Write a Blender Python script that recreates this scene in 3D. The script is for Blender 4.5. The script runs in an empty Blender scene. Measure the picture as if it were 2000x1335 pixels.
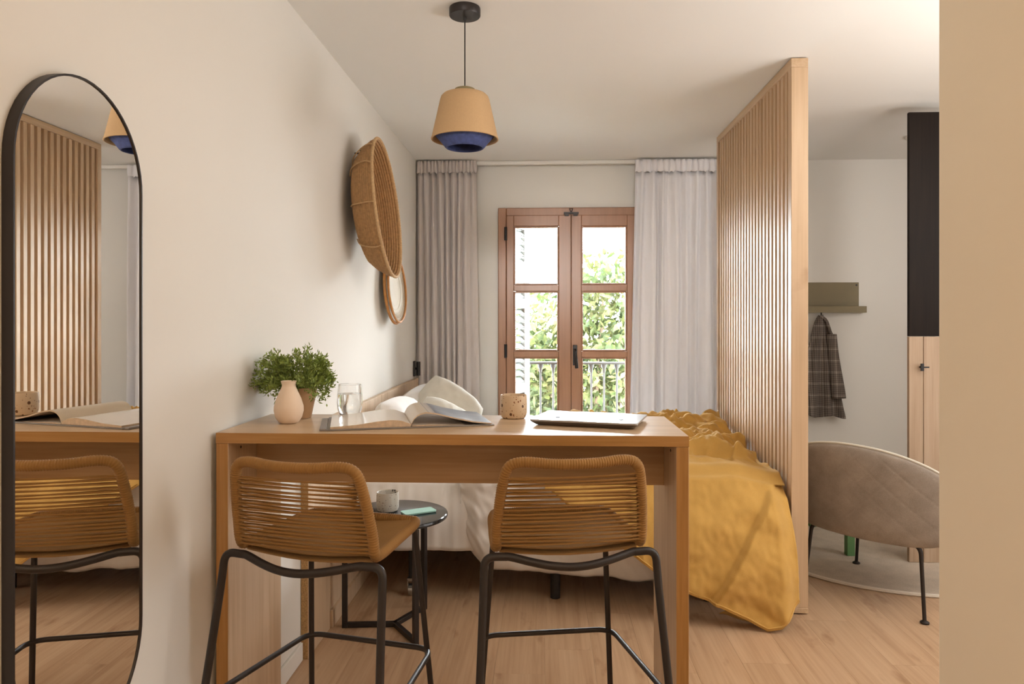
import bpy, math, random
from mathutils import Vector, Matrix, noise
random.seed(7)
S = bpy.context.scene
C = S.collection
PI = math.pi

# ------------------------------------------------------------------ camera
cam = bpy.data.cameras.new('camera')
cam.sensor_width = 36.0
cam.lens = 25.2
cam.shift_y = -0.02125
cam.clip_start = 0.02
cam_o = bpy.data.objects.new('camera', cam)
C.objects.link(cam_o)
cam_o.location = (0, 0, 1.32)
cam_o.rotation_euler = (PI / 2, 0, math.atan(64 / 1400))
S.camera = cam_o

# ------------------------------------------------------------------ world, sun, lamp, added fill lights, exposure
W = bpy.data.worlds.new('overcast_sky')
S.world = W
W.use_nodes = True
bg = W.node_tree.nodes['Background']
bg.inputs[0].default_value = (0.90, 0.95, 1.0, 1)
bg.inputs[1].default_value = 34.0

def light(name, kind, loc, rot, energy, color, **kw):
    l = bpy.data.lights.new(name, kind)
    l.energy = energy
    l.color = color
    for k, v in kw.items():
        setattr(l, k, v)
    o = bpy.data.objects.new(name, l)
    C.objects.link(o)
    o.location = loc
    o.rotation_euler = rot
    return o

light('sun', 'SUN', (0, 0, 12), (math.radians(42), 0, math.radians(20)), 1.0, (1, 0.95, 0.86), angle=0.02)
light('living_ceiling_fill', 'AREA', (2.3, 1.7, 1.3), (PI, 0, 0), 34, (1.0, 0.98, 0.95), shape='RECTANGLE', size=0.8, size_y=0.8)  # unseen upward fill added to brighten the ceiling from the right room
light('rear_ceiling_fill', 'AREA', (-0.1, -0.9, 1.75), (PI, 0, 0), 10, (1.0, 0.88, 0.74), shape='RECTANGLE', size=0.8, size_y=0.8)  # unseen upward fill behind the camera, added to brighten the ceiling
light('corridor_ceiling_lamp', 'AREA', (-0.1, -0.5, 2.46), (0, 0, 0), 7, (1.0, 0.66, 0.38), shape='RECTANGLE', size=1.2, size_y=1.6)
light('living_floor_fill', 'AREA', (2.2, 1.9, 2.47), (0, 0, 0), 8, (1.0, 0.94, 0.86), shape='RECTANGLE', size=1.2, size_y=1.2)  # unseen downward fill added to brighten the floor
light('right_side_fill', 'AREA', (3.15, 2.7, 1.5), (0, PI / 2, 0), 12, (0.98, 0.98, 1.0), shape='RECTANGLE', size=1.8, size_y=1.6)  # side fill added in front of the closed right wall
light('back_wall_fill', 'AREA', (-0.05, -2.1, 2.2), (math.radians(86), 0, math.radians(-2)), 1.7, (1.0, 0.98, 0.95), shape='RECTANGLE', size=0.9, size_y=0.4, spread=0.40)  # unseen narrow wash added to brighten back wall and curtains
light('right_back_wall_fill', 'AREA', (2.35, -2.1, 2.15), (math.radians(86), 0, 0), 0.8, (1.0, 0.98, 0.95), shape='RECTANGLE', size=0.9, size_y=0.4, spread=0.40)  # unseen narrow wash added for the back wall right of the screen
light('door_portal', 'AREA', (0.196, 5.6, 1.1), (-PI / 2, 0, 0), 1, (1, 1, 1), shape='RECTANGLE', size=1.1, size_y=2.16)
bpy.data.lights['door_portal'].cycles.is_portal = True

S.view_settings.view_transform = 'Standard'
S.view_settings.look = 'None'
S.view_settings.gamma = 1
S.view_settings.use_curve_mapping = False
S.view_settings.exposure = 0.70

# ------------------------------------------------------------------ helpers
class MB:
    def __init__(s):
        s.v = []
        s.f = []
        s.m = []
    def add(s, vs, fs, mi=0):
        n = len(s.v)
        s.v += [tuple(v) for v in vs]
        s.f += [tuple(i + n for i in f) for f in fs]
        s.m += [mi] * len(fs)
        return s
    def box(s, a, b, mi=0, M=None):
        (x0, y0, z0), (x1, y1, z1) = a, b
        vs = [(x0, y0, z0), (x1, y0, z0), (x1, y1, z0), (x0, y1, z0), (x0, y0, z1), (x1, y0, z1), (x1, y1, z1), (x0, y1, z1)]
        if M:
            vs = [M @ Vector(v) for v in vs]
        return s.add(vs, [(0, 3, 2, 1), (4, 5, 6, 7), (0, 1, 5, 4), (1, 2, 6, 5), (2, 3, 7, 6), (3, 0, 4, 7)], mi)
    def tube(s, pts, r, n=8, closed=False, ridge=None, caps=True, mi=0):
        P = [Vector(p) for p in pts]
        if ridge:                      # resample so that each wrapped turn of cord is a ring pair
            P, rr = resample(P, ridge / 4, closed), []
        N = len(P)
        vs, fs = [], []
        up = Vector((0, 0, 1))
        last = None
        for i, p in enumerate(P):
            if closed:
                t = P[(i + 1) % N] - P[i - 1]
            else:
                t = P[min(i + 1, N - 1)] - P[max(i - 1, 0)]
            t.normalize()
            if last is None:
                a = t.orthogonal().normalized()
            else:
                a = (last - t * last.dot(t)).normalized()
            last = a
            b = t.cross(a)
            rad = r(i / max(N - 1, 1)) if callable(r) else r
            if ridge:
                rad *= (1.0, 1.055, 1.0, 0.93)[i % 4]
            for k in range(n):
                g = 2 * PI * k / n
                vs.append(p + (a * math.cos(g) + b * math.sin(g)) * rad)
        for i in range(N if closed else N - 1):
            j = (i + 1) % N
            for k in range(n):
                l = (k + 1) % n
                fs.append((i * n + k, i * n + l, j * n + l, j * n + k))
        if not closed and caps:
            fs.append(tuple(range(n - 1, -1, -1)))
            fs.append(tuple((N - 1) * n + k for k in range(n)))
        return s.add(vs, fs, mi)
    def lathe(s, prof, n=32, o=(0, 0, 0), fn=None, mi=0):
        vs, fs = [], []
        for r, z in prof:
            for k in range(n):
                g = 2 * PI * k / n
                rr = r * (fn(k, g) if fn else 1)
                vs.append((o[0] + rr * math.cos(g), o[1] + rr * math.sin(g), o[2] + z))
        for i in range(len(prof) - 1):
            for k in range(n):
                l = (k + 1) % n
                fs.append((i * n + k, i * n + l, (i + 1) * n + l, (i + 1) * n + k))
        return s.add(vs, fs, mi)
    def grid(s, nu, nv, fn, wrap=False, mi=0):
        vs = [fn(i / nu, j / nv) for j in range(nv + 1) for i in range(nu + 1)]
        w = nu + 1
        fs = [(j * w + i, j * w + i + 1, (j + 1) * w + i + 1, (j + 1) * w + i) for j in range(nv) for i in range(nu)]
        return s.add(vs, fs, mi)
    def prism(s, poly, h0, h1, ax='z', mi=0):
        def q(a, b, h):
            return (a, b, h) if ax == 'z' else ((a, h, b) if ax == 'y' else (h, a, b))
        n = len(poly)
        vs = [q(a, b, h0) for a, b in poly] + [q(a, b, h1) for a, b in poly]
        fs = [tuple(range(n - 1, -1, -1)), tuple(range(n, 2 * n))] + [(i, (i + 1) % n, n + (i + 1) % n, n + i) for i in range(n)]
        return s.add(vs, fs, mi)
    def build(s, name, mat, parent=None, smooth=True, bevel=0, solid=0, ang=40, sub=0):
        me = bpy.data.meshes.new(name)
        me.from_pydata(s.v, [], s.f)
        for m in (mat if isinstance(mat, (list, tuple)) else [mat]):
            me.materials.append(m)
        if any(s.m):
            me.polygons.foreach_set('material_index', s.m)
        if smooth:
            me.polygons.foreach_set('use_smooth', [True] * len(me.polygons))
            me.set_sharp_from_angle(angle=math.radians(ang))
        me.update()
        o = bpy.data.objects.new(name, me)
        C.objects.link(o)
        if parent:
            o.parent = parent
        if solid:
            d = o.modifiers.new('solid', 'SOLIDIFY')
            d.thickness = solid
            d.offset = 0
        if bevel:
            d = o.modifiers.new('bevel', 'BEVEL')
            d.width = bevel
            d.segments = 2
            d.limit_method = 'ANGLE'
        if sub:
            d = o.modifiers.new('sub', 'SUBSURF')
            d.levels = d.render_levels = sub
        return o

def resample(P, step, closed=False):
    Q = P + [P[0]] if closed else P
    L = [0]
    for a, b in zip(Q, Q[1:]):
        L.append(L[-1] + (b - a).length)
    n = max(8, int(L[-1] / step) // 4 * 4)
    out, j = [], 0
    for i in range(n if closed else n + 1):
        d = L[-1] * i / n
        while j < len(L) - 2 and L[j + 1] < d:
            j += 1
        t = (d - L[j]) / max(L[j + 1] - L[j], 1e-9)
        out.append(Q[j].lerp(Q[j + 1], t))
    return out

def rounded(pts, rad, n=6, closed=False):
    P = [Vector(p) for p in pts]
    N = len(P)
    R = rad if isinstance(rad, (list, tuple)) else [rad] * N
    out = []
    for i in range(N):
        if (not closed and i in (0, N - 1)) or R[i] == 0:
            out.append(P[i])
            continue
        p, a, b = P[i], P[i - 1], P[(i + 1) % N]
        da, db = (a - p), (b - p)
        r = min(R[i], da.length * 0.49, db.length * 0.49)
        A, B = p + da.normalized() * r, p + db.normalized() * r
        for k in range(n + 1):
            t = k / n
            out.append(A * (1 - t) ** 2 + p * 2 * t * (1 - t) + B * t * t)
    return out

def smooth_path(pts, n=6, closed=False):
    P = [Vector(p) for p in pts]
    N = len(P)
    out = []
    for i in range(N if closed else N - 1):
        g = (lambda k: P[k % N]) if closed else (lambda k: P[max(0, min(N - 1, k))])
        p0, p1, p2, p3 = g(i - 1), g(i), g(i + 1), g(i + 2)
        for k in range(n):
            t = k / n
            out.append(0.5 * ((2 * p1) + (p2 - p0) * t + (2 * p0 - 5 * p1 + 4 * p2 - p3) * t * t + (3 * p1 - p0 - 3 * p2 + p3) * t ** 3))
    if not closed:
        out.append(P[-1])
    return out

def tag(o, label, cat, group=None, kind=None):
    o['label'] = label
    o['category'] = cat
    if group:
        o['group'] = group
    if kind:
        o['kind'] = kind
    return o

def thing(name, label, cat, loc=(0, 0, 0), rz=0, group=None):
    o = bpy.data.objects.new(name, None)
    o.empty_display_size = 0.1
    C.objects.link(o)
    o.location = loc
    o.rotation_euler = (0, 0, rz)
    return tag(o, label, cat, group)

def struct(o):
    o['kind'] = 'structure'
    return o

def copy_tree(o, parent=None):
    c = o.copy()
    C.objects.link(c)
    if parent:
        c.parent = parent
    for ch in list(o.children):
        copy_tree(ch, c)
    return c

def nz(x, y, z=0.0):
    return noise.noise(Vector((x, y, z)))

def sstep(a, b, x):
    t = max(0, min(1, (x - a) / (b - a)))
    return t * t * (3 - 2 * t)

def interp(tab, x):
    if x <= tab[0][0]:
        return tab[0][1]
    for (a, u), (b, v) in zip(tab, tab[1:]):
        if x <= b:
            return u + (v - u) * (x - a) / (b - a)
    return tab[-1][1]

# ------------------------------------------------------------------ materials
def newmat(name):
    m = bpy.data.materials.new(name)
    m.use_nodes = True
    return m, m.node_tree, m.node_tree.nodes['Principled BSDF']

def setp(b, col=None, rough=None, metal=None, spec=None, **kw):
    if col is not None:
        b.inputs['Base Color'].default_value = (*col, 1)
    if rough is not None:
        b.inputs['Roughness'].default_value = rough
    if metal is not None:
        b.inputs['Metallic'].default_value = metal
    if spec is not None:
        b.inputs['Specular IOR Level'].default_value = spec
    for k, v in kw.items():
        b.inputs[k].default_value = v

def nd(t, kind, **kw):
    n = t.nodes.new(kind)
    for k, v in kw.items():
        if k in n.inputs.keys():
            n.inputs[k].default_value = v
        else:
            setattr(n, k, v)
    return n

def coords(t, scale=(1, 1, 1), rot=(0, 0, 0), rand=False):
    tc = nd(t, 'ShaderNodeTexCoord')
    mp = nd(t, 'ShaderNodeMapping')
    mp.inputs['Scale'].default_value = scale
    mp.inputs['Rotation'].default_value = rot
    t.links.new(tc.outputs['Object'], mp.inputs['Vector'])
    if rand:
        oi = nd(t, 'ShaderNodeObjectInfo')
        mu = nd(t, 'ShaderNodeMath', operation='MULTIPLY')
        mu.inputs[1].default_value = 37.0
        t.links.new(oi.outputs['Random'], mu.inputs[0])
        cb = nd(t, 'ShaderNodeCombineXYZ')
        for i in range(3):
            t.links.new(mu.outputs[0], cb.inputs[i])
        t.links.new(cb.outputs[0], mp.inputs['Location'])
    return mp.outputs['Vector']

def ramp(t, fac, stops):
    r = nd(t, 'ShaderNodeValToRGB')
    e = r.color_ramp.elements
    while len(e) < len(stops):
        e.new(0.5)
    for el, (p, c) in zip(e, stops):
        el.position = p
        el.color = (*c, 1)
    t.links.new(fac, r.inputs[0])
    return r.outputs[0]

def bump(t, b, height, strength=0.2, dist=0.002):
    n = nd(t, 'ShaderNodeBump')
    n.inputs['Strength'].default_value = strength
    n.inputs['Distance'].default_value = dist
    t.links.new(height, n.inputs['Height'])
    t.links.new(n.outputs[0], b.inputs['Normal'])

def plain(name, col, rough=0.6, metal=0, var=0.06, scale=6.0, bmp=0.0, bscale=200.0, spec=0.5):
    m, t, b = newmat(name)
    setp(b, col, rough, metal, spec)
    v = coords(t)
    n = nd(t, 'ShaderNodeTexNoise')
    n.inputs['Scale'].default_value = scale
    n.inputs['Detail'].default_value = 3
    t.links.new(v, n.inputs['Vector'])
    lo = tuple(c * (1 - var) for c in col)
    hi = tuple(min(1, c * (1 + var)) for c in col)
    t.links.new(ramp(t, n.outputs['Fac'], [(0.3, lo), (0.7, hi)]), b.inputs['Base Color'])
    if bmp:
        k = nd(t, 'ShaderNodeTexNoise')
        k.inputs['Scale'].default_value = bscale
        t.links.new(v, k.inputs['Vector'])
        bump(t, b, k.outputs['Fac'], bmp)
    return m

def wood(name, c1, c2, c3, axis='x', rough=0.42, fine=1.0, rand=False, knots=0.0, tone=0.0):
    m, t, b = newmat(name)
    setp(b, c2, rough, 0, 0.4)
    sc = {'x': (0.9, 16, 16), 'y': (16, 0.9, 16), 'z': (16, 16, 0.9)}[axis]
    v = coords(t, tuple(a * fine for a in sc), rand=rand)
    n = nd(t, 'ShaderNodeTexNoise')
    n.inputs['Scale'].default_value = 1.0
    n.inputs['Detail'].default_value = 6
    n.inputs['Roughness'].default_value = 0.6
    n.inputs['Distortion'].default_value = 0.7
    t.links.new(v, n.inputs['Vector'])
    v2 = coords(t, tuple(a * fine * (6 if a > 1 else 3) for a in sc), rand=rand)
    n2 = nd(t, 'ShaderNodeTexNoise')
    n2.inputs['Detail'].default_value = 3
    n2.inputs['Scale'].default_value = 1.0
    t.links.new(v2, n2.inputs['Vector'])
    mx = nd(t, 'ShaderNodeMix', data_type='FLOAT')
    mx.inputs[0].default_value = 0.35
    t.links.new(n.outputs['Fac'], mx.inputs[2])
    t.links.new(n2.outputs['Fac'], mx.inputs[3])
    col = ramp(t, mx.outputs[0], [(0.36, c1), (0.5, c2), (0.64, c3)])
    if knots:
        v3 = coords(t, (2.2, 2.2, 2.2) if not knots > 1 else (5.0, 1.6, 5), rand=rand)
        vo = nd(t, 'ShaderNodeTexNoise')
        vo.inputs['Scale'].default_value = 2.6
        vo.inputs['Detail'].default_value = 4
        t.links.new(v3, vo.inputs['Vector'])
        k = ramp(t, vo.outputs['Fac'], [(0.60, (1, 1, 1)), (0.74, (0.68, 0.60, 0.54))])
        mu = nd(t, 'ShaderNodeMix', data_type='RGBA', blend_type='MULTIPLY')
        mu.inputs[0].default_value = min(knots, 1.0)
        t.links.new(col, mu.inputs[6])
        t.links.new(k, mu.inputs[7])
        col = mu.outputs[2]
    if tone:
        oi = nd(t, 'ShaderNodeObjectInfo')
        k = ramp(t, oi.outputs['Random'], [(0, (1 - tone,) * 3), (1, (1, 1, 1))])
        mu = nd(t, 'ShaderNodeMix', data_type='RGBA', blend_type='MULTIPLY')
        mu.inputs[0].default_value = 1
        t.links.new(col, mu.inputs[6])
        t.links.new(k, mu.inputs[7])
        col = mu.outputs[2]
    t.links.new(col, b.inputs['Base Color'])
    bump(t, b, n2.outputs['Fac'], 0.08)
    return m

def cloth(name, col, rough=0.9, weave=700.0, amp=0.15, var=0.08, sheen=0.2, trans=0.0):
    m, t, b = newmat(name)
    setp(b, col, rough, 0, 0.2)
    b.inputs['Sheen Weight'].default_value = sheen
    v = coords(t)
    n = nd(t, 'ShaderNodeTexNoise')
    n.inputs['Scale'].default_value = 14
    n.inputs['Detail'].default_value = 5
    t.links.new(v, n.inputs['Vector'])
    k = nd(t, 'ShaderNodeTexNoise')
    k.inputs['Scale'].default_value = weave
    t.links.new(v, k.inputs['Vector'])
    mx = nd(t, 'ShaderNodeMix', data_type='FLOAT')
    mx.inputs[0].default_value = 0.5
    t.links.new(n.outputs['Fac'], mx.inputs[2])
    t.links.new(k.outputs['Fac'], mx.inputs[3])
    t.links.new(ramp(t, mx.outputs[0], [(0.3, tuple(c * (1 - var) for c in col)), (0.7, tuple(min(1, c * (1 + var)) for c in col))]), b.inputs['Base Color'])
    bump(t, b, k.outputs['Fac'], amp, 0.001)
    if trans:
        tr = nd(t, 'ShaderNodeBsdfTranslucent')
        tr.inputs[0].default_value = (*col, 1)
        ms = nd(t, 'ShaderNodeMixShader')
        ms.inputs[0].default_value = trans
        out = t.nodes['Material Output']
        t.links.new(b.outputs[0], ms.inputs[1])
        t.links.new(tr.outputs[0], ms.inputs[2])
        t.links.new(ms.outputs[0], out.inputs[0])
    return m

def pane_mat():
    m, t, b = newmat('pane_glass')
    t.nodes.remove(b)
    tr = nd(t, 'ShaderNodeBsdfTransparent')
    tr.inputs[0].default_value = (0.97, 0.985, 0.98, 1)
    gl = nd(t, 'ShaderNodeBsdfGlossy')
    gl.inputs['Roughness'].default_value = 0.02
    fr = nd(t, 'ShaderNodeFresnel')
    fr.inputs[0].default_value = 1.45
    ms = nd(t, 'ShaderNodeMixShader')
    t.links.new(fr.outputs[0], ms.inputs[0])
    t.links.new(tr.outputs[0], ms.inputs[1])
    t.links.new(gl.outputs[0], ms.inputs[2])
    t.links.new(ms.outputs[0], t.nodes['Material Output'].inputs[0])
    return m

def speckle(name, base, c1, c2):
    m, t, b = newmat(name)
    setp(b, base, 0.45, 0, 0.4)
    col = None
    for i, (sc, cc, th) in enumerate(((62, c1, 0.30), (105, c2, 0.26), (170, c1, 0.22))):
        v = coords(t, (1, 1, 0.85), (0.3 * i, 0.5 * i, 0.2))
        vo = nd(t, 'ShaderNodeTexVoronoi')
        vo.inputs['Scale'].default_value = sc
        t.links.new(v, vo.inputs['Vector'])
        sx = nd(t, 'ShaderNodeSeparateColor')
        t.links.new(vo.outputs['Color'], sx.inputs[0])
        g = nd(t, 'ShaderNodeMath', operation='LESS_THAN')
        g.inputs[1].default_value = 0.34
        t.links.new(sx.outputs[0], g.inputs[0])
        l = nd(t, 'ShaderNodeMath', operation='LESS_THAN')
        l.inputs[1].default_value = th
        t.links.new(vo.outputs['Distance'], l.inputs[0])
        mu = nd(t, 'ShaderNodeMath', operation='MULTIPLY')
        t.links.new(g.outputs[0], mu.inputs[0])
        t.links.new(l.outputs[0], mu.inputs[1])
        mx = nd(t, 'ShaderNodeMix', data_type='RGBA')
        t.links.new(mu.outputs[0], mx.inputs[0])
        if col is None:
            mx.inputs[6].default_value = (*base, 1)
        else:
            t.links.new(col, mx.inputs[6])
        mx.inputs[7].default_value = (*cc, 1)
        col = mx.outputs[2]
    t.links.new(col, b.inputs['Base Color'])
    return m

M = {}
M['wall'] = plain('wall_paint', (0.775, 0.745, 0.695), 0.9, var=0.012, scale=1.2, bmp=0.03, bscale=90, spec=0.2)
M['wall_warm_lit'] = plain('warm_lit_wall_paint', (0.86, 0.765, 0.61), 0.9, var=0.012, scale=1.2, bmp=0.03, bscale=90, spec=0.2)  # corridor wall paint with warm lamplight put into the colour
M['ceiling'] = plain('ceiling_paint', (0.84, 0.82, 0.785), 0.95, var=0.01, scale=1, spec=0.1)
M['white_paint'] = plain('white_paint', (0.82, 0.79, 0.74), 0.5, var=0.02)
M['floor'] = wood('floor_oak', (0.44, 0.275, 0.16), (0.53, 0.345, 0.21), (0.60, 0.41, 0.26), 'y', 0.40, 0.8, rand=True, knots=1.5, tone=0.05)
M['oak_shaded_x'] = wood('oak_shaded_long', (0.42, 0.25, 0.12), (0.49, 0.305, 0.155), (0.55, 0.355, 0.195), 'x', 0.33)  # apron copy of the table oak, dim front light put into its colour
M['oak_top'] = wood('oak_top', (0.50, 0.345, 0.215), (0.58, 0.415, 0.265), (0.64, 0.47, 0.31), 'x', 0.33)
M['oak_z'] = wood('oak_upright', (0.52, 0.355, 0.215), (0.60, 0.43, 0.28), (0.66, 0.49, 0.34), 'z', 0.45)
M['oak_shaded_edge_z'] = wood('oak_shaded_edge_upright', (0.36, 0.175, 0.05), (0.43, 0.215, 0.065), (0.49, 0.26, 0.09), 'z', 0.35, 1.6)  # leg front edges: table oak darkened, dim warm front light in the colour
M['oak_shaded_edge_x'] = wood('oak_shaded_edge_long', (0.38, 0.19, 0.055), (0.45, 0.23, 0.075), (0.51, 0.28, 0.10), 'x', 0.33, 1.6)  # tabletop front edge: same oak with dim warm front light in the colour
M['slat'] = wood('slat_oak', (0.52, 0.35, 0.205), (0.60, 0.42, 0.26), (0.66, 0.48, 0.32), 'z', 0.45, rand=True)
M['slat_y'] = wood('slat_oak_rail', (0.52, 0.35, 0.205), (0.60, 0.42, 0.26), (0.66, 0.48, 0.32), 'y', 0.4)
M['post'] = wood('post_oak', (0.56, 0.385, 0.235), (0.63, 0.445, 0.285), (0.68, 0.50, 0.335), 'z', 0.4, 0.7, knots=0.5)
M['chipboard'] = plain('chipboard', (0.48, 0.30, 0.13), 0.8, var=0.35, scale=220)
M['door'] = wood('door_wood', (0.33, 0.165, 0.09), (0.37, 0.187, 0.104), (0.41, 0.21, 0.118), 'z', 0.30, 0.6)
M['steel'] = plain('dark_steel', (0.030, 0.024, 0.022), 0.42, 0.3, var=0.1)
M['black'] = plain('black_metal', (0.018, 0.016, 0.016), 0.4, 0.2)
M['chrome'] = plain('grey_metal', (0.45, 0.45, 0.45), 0.25, 0.9)
M['rope'] = cloth('ochre_cord', (0.315, 0.165, 0.05), 0.7, 900, 0.2, 0.12, 0.1)
M['rope_seat'] = cloth('ochre_cord_seat', (0.34, 0.195, 0.075), 0.7, 900, 0.2, 0.12, 0.1)
M['sheet'] = cloth('white_cotton', (0.82, 0.79, 0.76), 0.9, 500, 0.06, 0.02)
M['throw'] = cloth('mustard_muslin', (0.58, 0.34, 0.09), 0.9, 420, 0.35, 0.10, 0.15)
M['cream'] = cloth('cream_linen', (0.66, 0.62, 0.54), 0.9, 600, 0.15, 0.06)
M['curtain'] = cloth('grey_curtain_cloth', (0.60, 0.54, 0.51), 0.9, 500, 0.1, 0.04)
M['sheer'] = cloth('white_sheer_cloth', (0.90, 0.875, 0.895), 0.9, 700, 0.05, 0.02, 0.1, 0.12)
M['chair'] = cloth('taupe_wool', (0.33, 0.28, 0.24), 0.95, 350, 0.4, 0.25, 0.2)
M['rug'] = cloth('beige_wool_rug', (0.52, 0.43, 0.34), 1.0, 160, 0.8, 0.18, 0.0)
M['rug_edge'] = cloth('rug_binding', (0.72, 0.64, 0.54), 1.0, 300, 0.3, 0.08)
M['olive'] = plain('olive_metal', (0.21, 0.165, 0.085), 0.55, 0)
M['glass'] = pane_mat()
M['seagrass'] = plain('woven_seagrass', (0.40, 0.225, 0.095), 0.8, var=0.18, scale=70, bmp=0.8, bscale=160)
M['straw'] = plain('pale_straw', (0.52, 0.33, 0.16), 0.8, var=0.15, scale=90)
M['hoop'] = plain('orange_bamboo', (0.50, 0.22, 0.055), 0.5, var=0.15, scale=30)
M['net'] = plain('white_netting', (0.74, 0.68, 0.58), 0.8, var=0.05)
M['shade'] = plain('tan_cord_shade', (0.47, 0.295, 0.145), 0.8, var=0.03, scale=150)
M['blue'] = plain('blue_cord_shade', (0.055, 0.075, 0.20), 0.8, var=0.2, scale=60)
M['cap'] = plain('olive_cap', (0.22, 0.17, 0.08), 0.7)
M['terracotta'] = plain('pale_bisque', (0.86, 0.69, 0.54), 0.85, var=0.04)
M['pot'] = plain('kraft_pot', (0.50, 0.31, 0.17), 0.85, var=0.08)
M['soil'] = plain('dark_soil', (0.06, 0.035, 0.02), 0.95, var=0.3, scale=80)
M['leaf'] = plain('fern_leaf', (0.235, 0.31, 0.065), 0.6, var=0.35, scale=45)
M['paper'] = plain('glossy_page', (0.78, 0.71, 0.63), 0.2, var=0.02)
M['pages'] = plain('page_edges', (0.62, 0.47, 0.33), 0.8, var=0.12, scale=90)
M['cover'] = plain('grey_book_cover', (0.25, 0.22, 0.20), 0.5)
M['laptop'] = plain('laptop_shell', (0.42, 0.41, 0.41), 0.22, 0.75, var=0.02)
M['laptop_base'] = plain('laptop_base', (0.20, 0.17, 0.15), 0.35, 0.6, var=0.02)
M['mint'] = plain('mint_plastic', (0.36, 0.62, 0.54), 0.35, var=0.02)
M['smoked'] = plain('black_gloss_top', (0.020, 0.021, 0.024), 0.10, 0, var=0.05)
M['green'] = plain('green_paint', (0.12, 0.27, 0.10), 0.5)
M['dark_door'] = wood('dark_walnut', (0.008, 0.0045, 0.003), (0.012, 0.007, 0.0045), (0.017, 0.010, 0.0065), 'z', 0.5)
M['dark_door'].node_tree.nodes['Principled BSDF'].inputs['Specular IOR Level'].default_value = 0.12
M['ward'] = wood('wardrobe_oak', (0.38, 0.26, 0.17), (0.45, 0.32, 0.215), (0.50, 0.37, 0.26), 'z', 0.5)
M['cup'] = speckle('terrazzo_sand', (0.62, 0.45, 0.29), (0.12, 0.05, 0.02), (0.25, 0.09, 0.03))
M['cup_pale'] = speckle('terrazzo_pale', (0.56, 0.52, 0.46), (0.06, 0.05, 0.05), (0.20, 0.15, 0.12))
M['shutter'] = plain('grey_green_shutter', (0.034, 0.041, 0.034), 0.6)
M['shutter_frame'] = plain('pale_shutter_frame', (0.10, 0.105, 0.10), 0.6)
M['iron'] = plain('grey_iron', (0.026, 0.027, 0.026), 0.5, 0.2)
M['bark'] = plain('tree_bark', (0.12, 0.08, 0.05), 0.9, var=0.3, scale=20)
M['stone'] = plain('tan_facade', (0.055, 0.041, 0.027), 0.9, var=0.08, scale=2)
M['asphalt'] = plain('pale_street', (0.22, 0.21, 0.19), 0.9)
M['mirror'] = plain('mirror_silver', (0.93, 0.92, 0.90), 0.0, 1.0, var=0)

def tree_leaf():
    m, t, b = newmat('plane_tree_leaf')
    setp(b, (0.2, 0.3, 0.05), 0.6, 0, 0.3)
    v = coords(t)
    n = nd(t, 'ShaderNodeTexNoise')
    n.inputs['Scale'].default_value = 2.2
    n.inputs['Detail'].default_value = 6
    n.inputs['Roughness'].default_value = 0.75
    t.links.new(v, n.inputs['Vector'])
    c = ramp(t, n.outputs['Fac'], [(0.32, (0.014, 0.025, 0.007)), (0.45, (0.030, 0.044, 0.012)), (0.57, (0.072, 0.074, 0.022)), (0.70, (0.15, 0.115, 0.06))])
    t.links.new(c, b.inputs['Base Color'])
    tr = nd(t, 'ShaderNodeBsdfTranslucent')
    t.links.new(c, tr.inputs[0])
    ms = nd(t, 'ShaderNodeMixShader')
    ms.inputs[0].default_value = 0.45
    t.links.new(b.outputs[0], ms.inputs[1])
    t.links.new(tr.outputs[0], ms.inputs[2])
    t.links.new(ms.outputs[0], t.nodes['Material Output'].inputs[0])
    return m
M['tree_leaf'] = tree_leaf()

def clear(name, ior, tint):
    m, t, b = newmat(name)
    setp(b, tint, 0.0)
    b.inputs['Transmission Weight'].default_value = 1
    b.inputs['IOR'].default_value = ior
    return m
M['tumbler'] = clear('clear_glass', 1.45, (1, 1, 1))
M['water'] = clear('water', 1.33, (0.98, 1, 1))

def plaid():
    m, t, b = newmat('grey_plaid_wool')
    setp(b, (0.1, 0.08, 0.07), 0.95, 0, 0.2)
    v = coords(t)
    col = None
    sx = nd(t, 'ShaderNodeSeparateXYZ')
    t.links.new(v, sx.inputs[0])
    def stripe(out, freq, lo):
        mu = nd(t, 'ShaderNodeMath', operation='MULTIPLY')
        mu.inputs[1].default_value = freq
        t.links.new(out, mu.inputs[0])
        fr = nd(t, 'ShaderNodeMath', operation='FRACT')
        t.links.new(mu.outputs[0], fr.inputs[0])
        g = nd(t, 'ShaderNodeMath', operation='GREATER_THAN')
        g.inputs[1].default_value = lo
        t.links.new(fr.outputs[0], g.inputs[0])
        return g.outputs[0]
    acc = None
    for o, fq, lo in ((sx.outputs[0], 75, 0.5), (sx.outputs[2], 75, 0.5), (sx.outputs[0], 12, 0.82), (sx.outputs[2], 12, 0.82)):
        s_ = stripe(o, fq, lo)
        if acc is None:
            acc = s_
        else:
            a = nd(t, 'ShaderNodeMath', operation='ADD')
            t.links.new(acc, a.inputs[0])
            t.links.new(s_, a.inputs[1])
            acc = a.outputs[0]
    d = nd(t, 'ShaderNodeMath', operation='MULTIPLY')
    d.inputs[1].default_value = 0.25
    t.links.new(acc, d.inputs[0])
    t.links.new(ramp(t, d.outputs[0], [(0.0, (0.075, 0.060, 0.052)), (0.5, (0.19, 0.155, 0.13)), (1.0, (0.42, 0.37, 0.32))]), b.inputs['Base Color'])
    return m
M['plaid'] = plaid()

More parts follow.
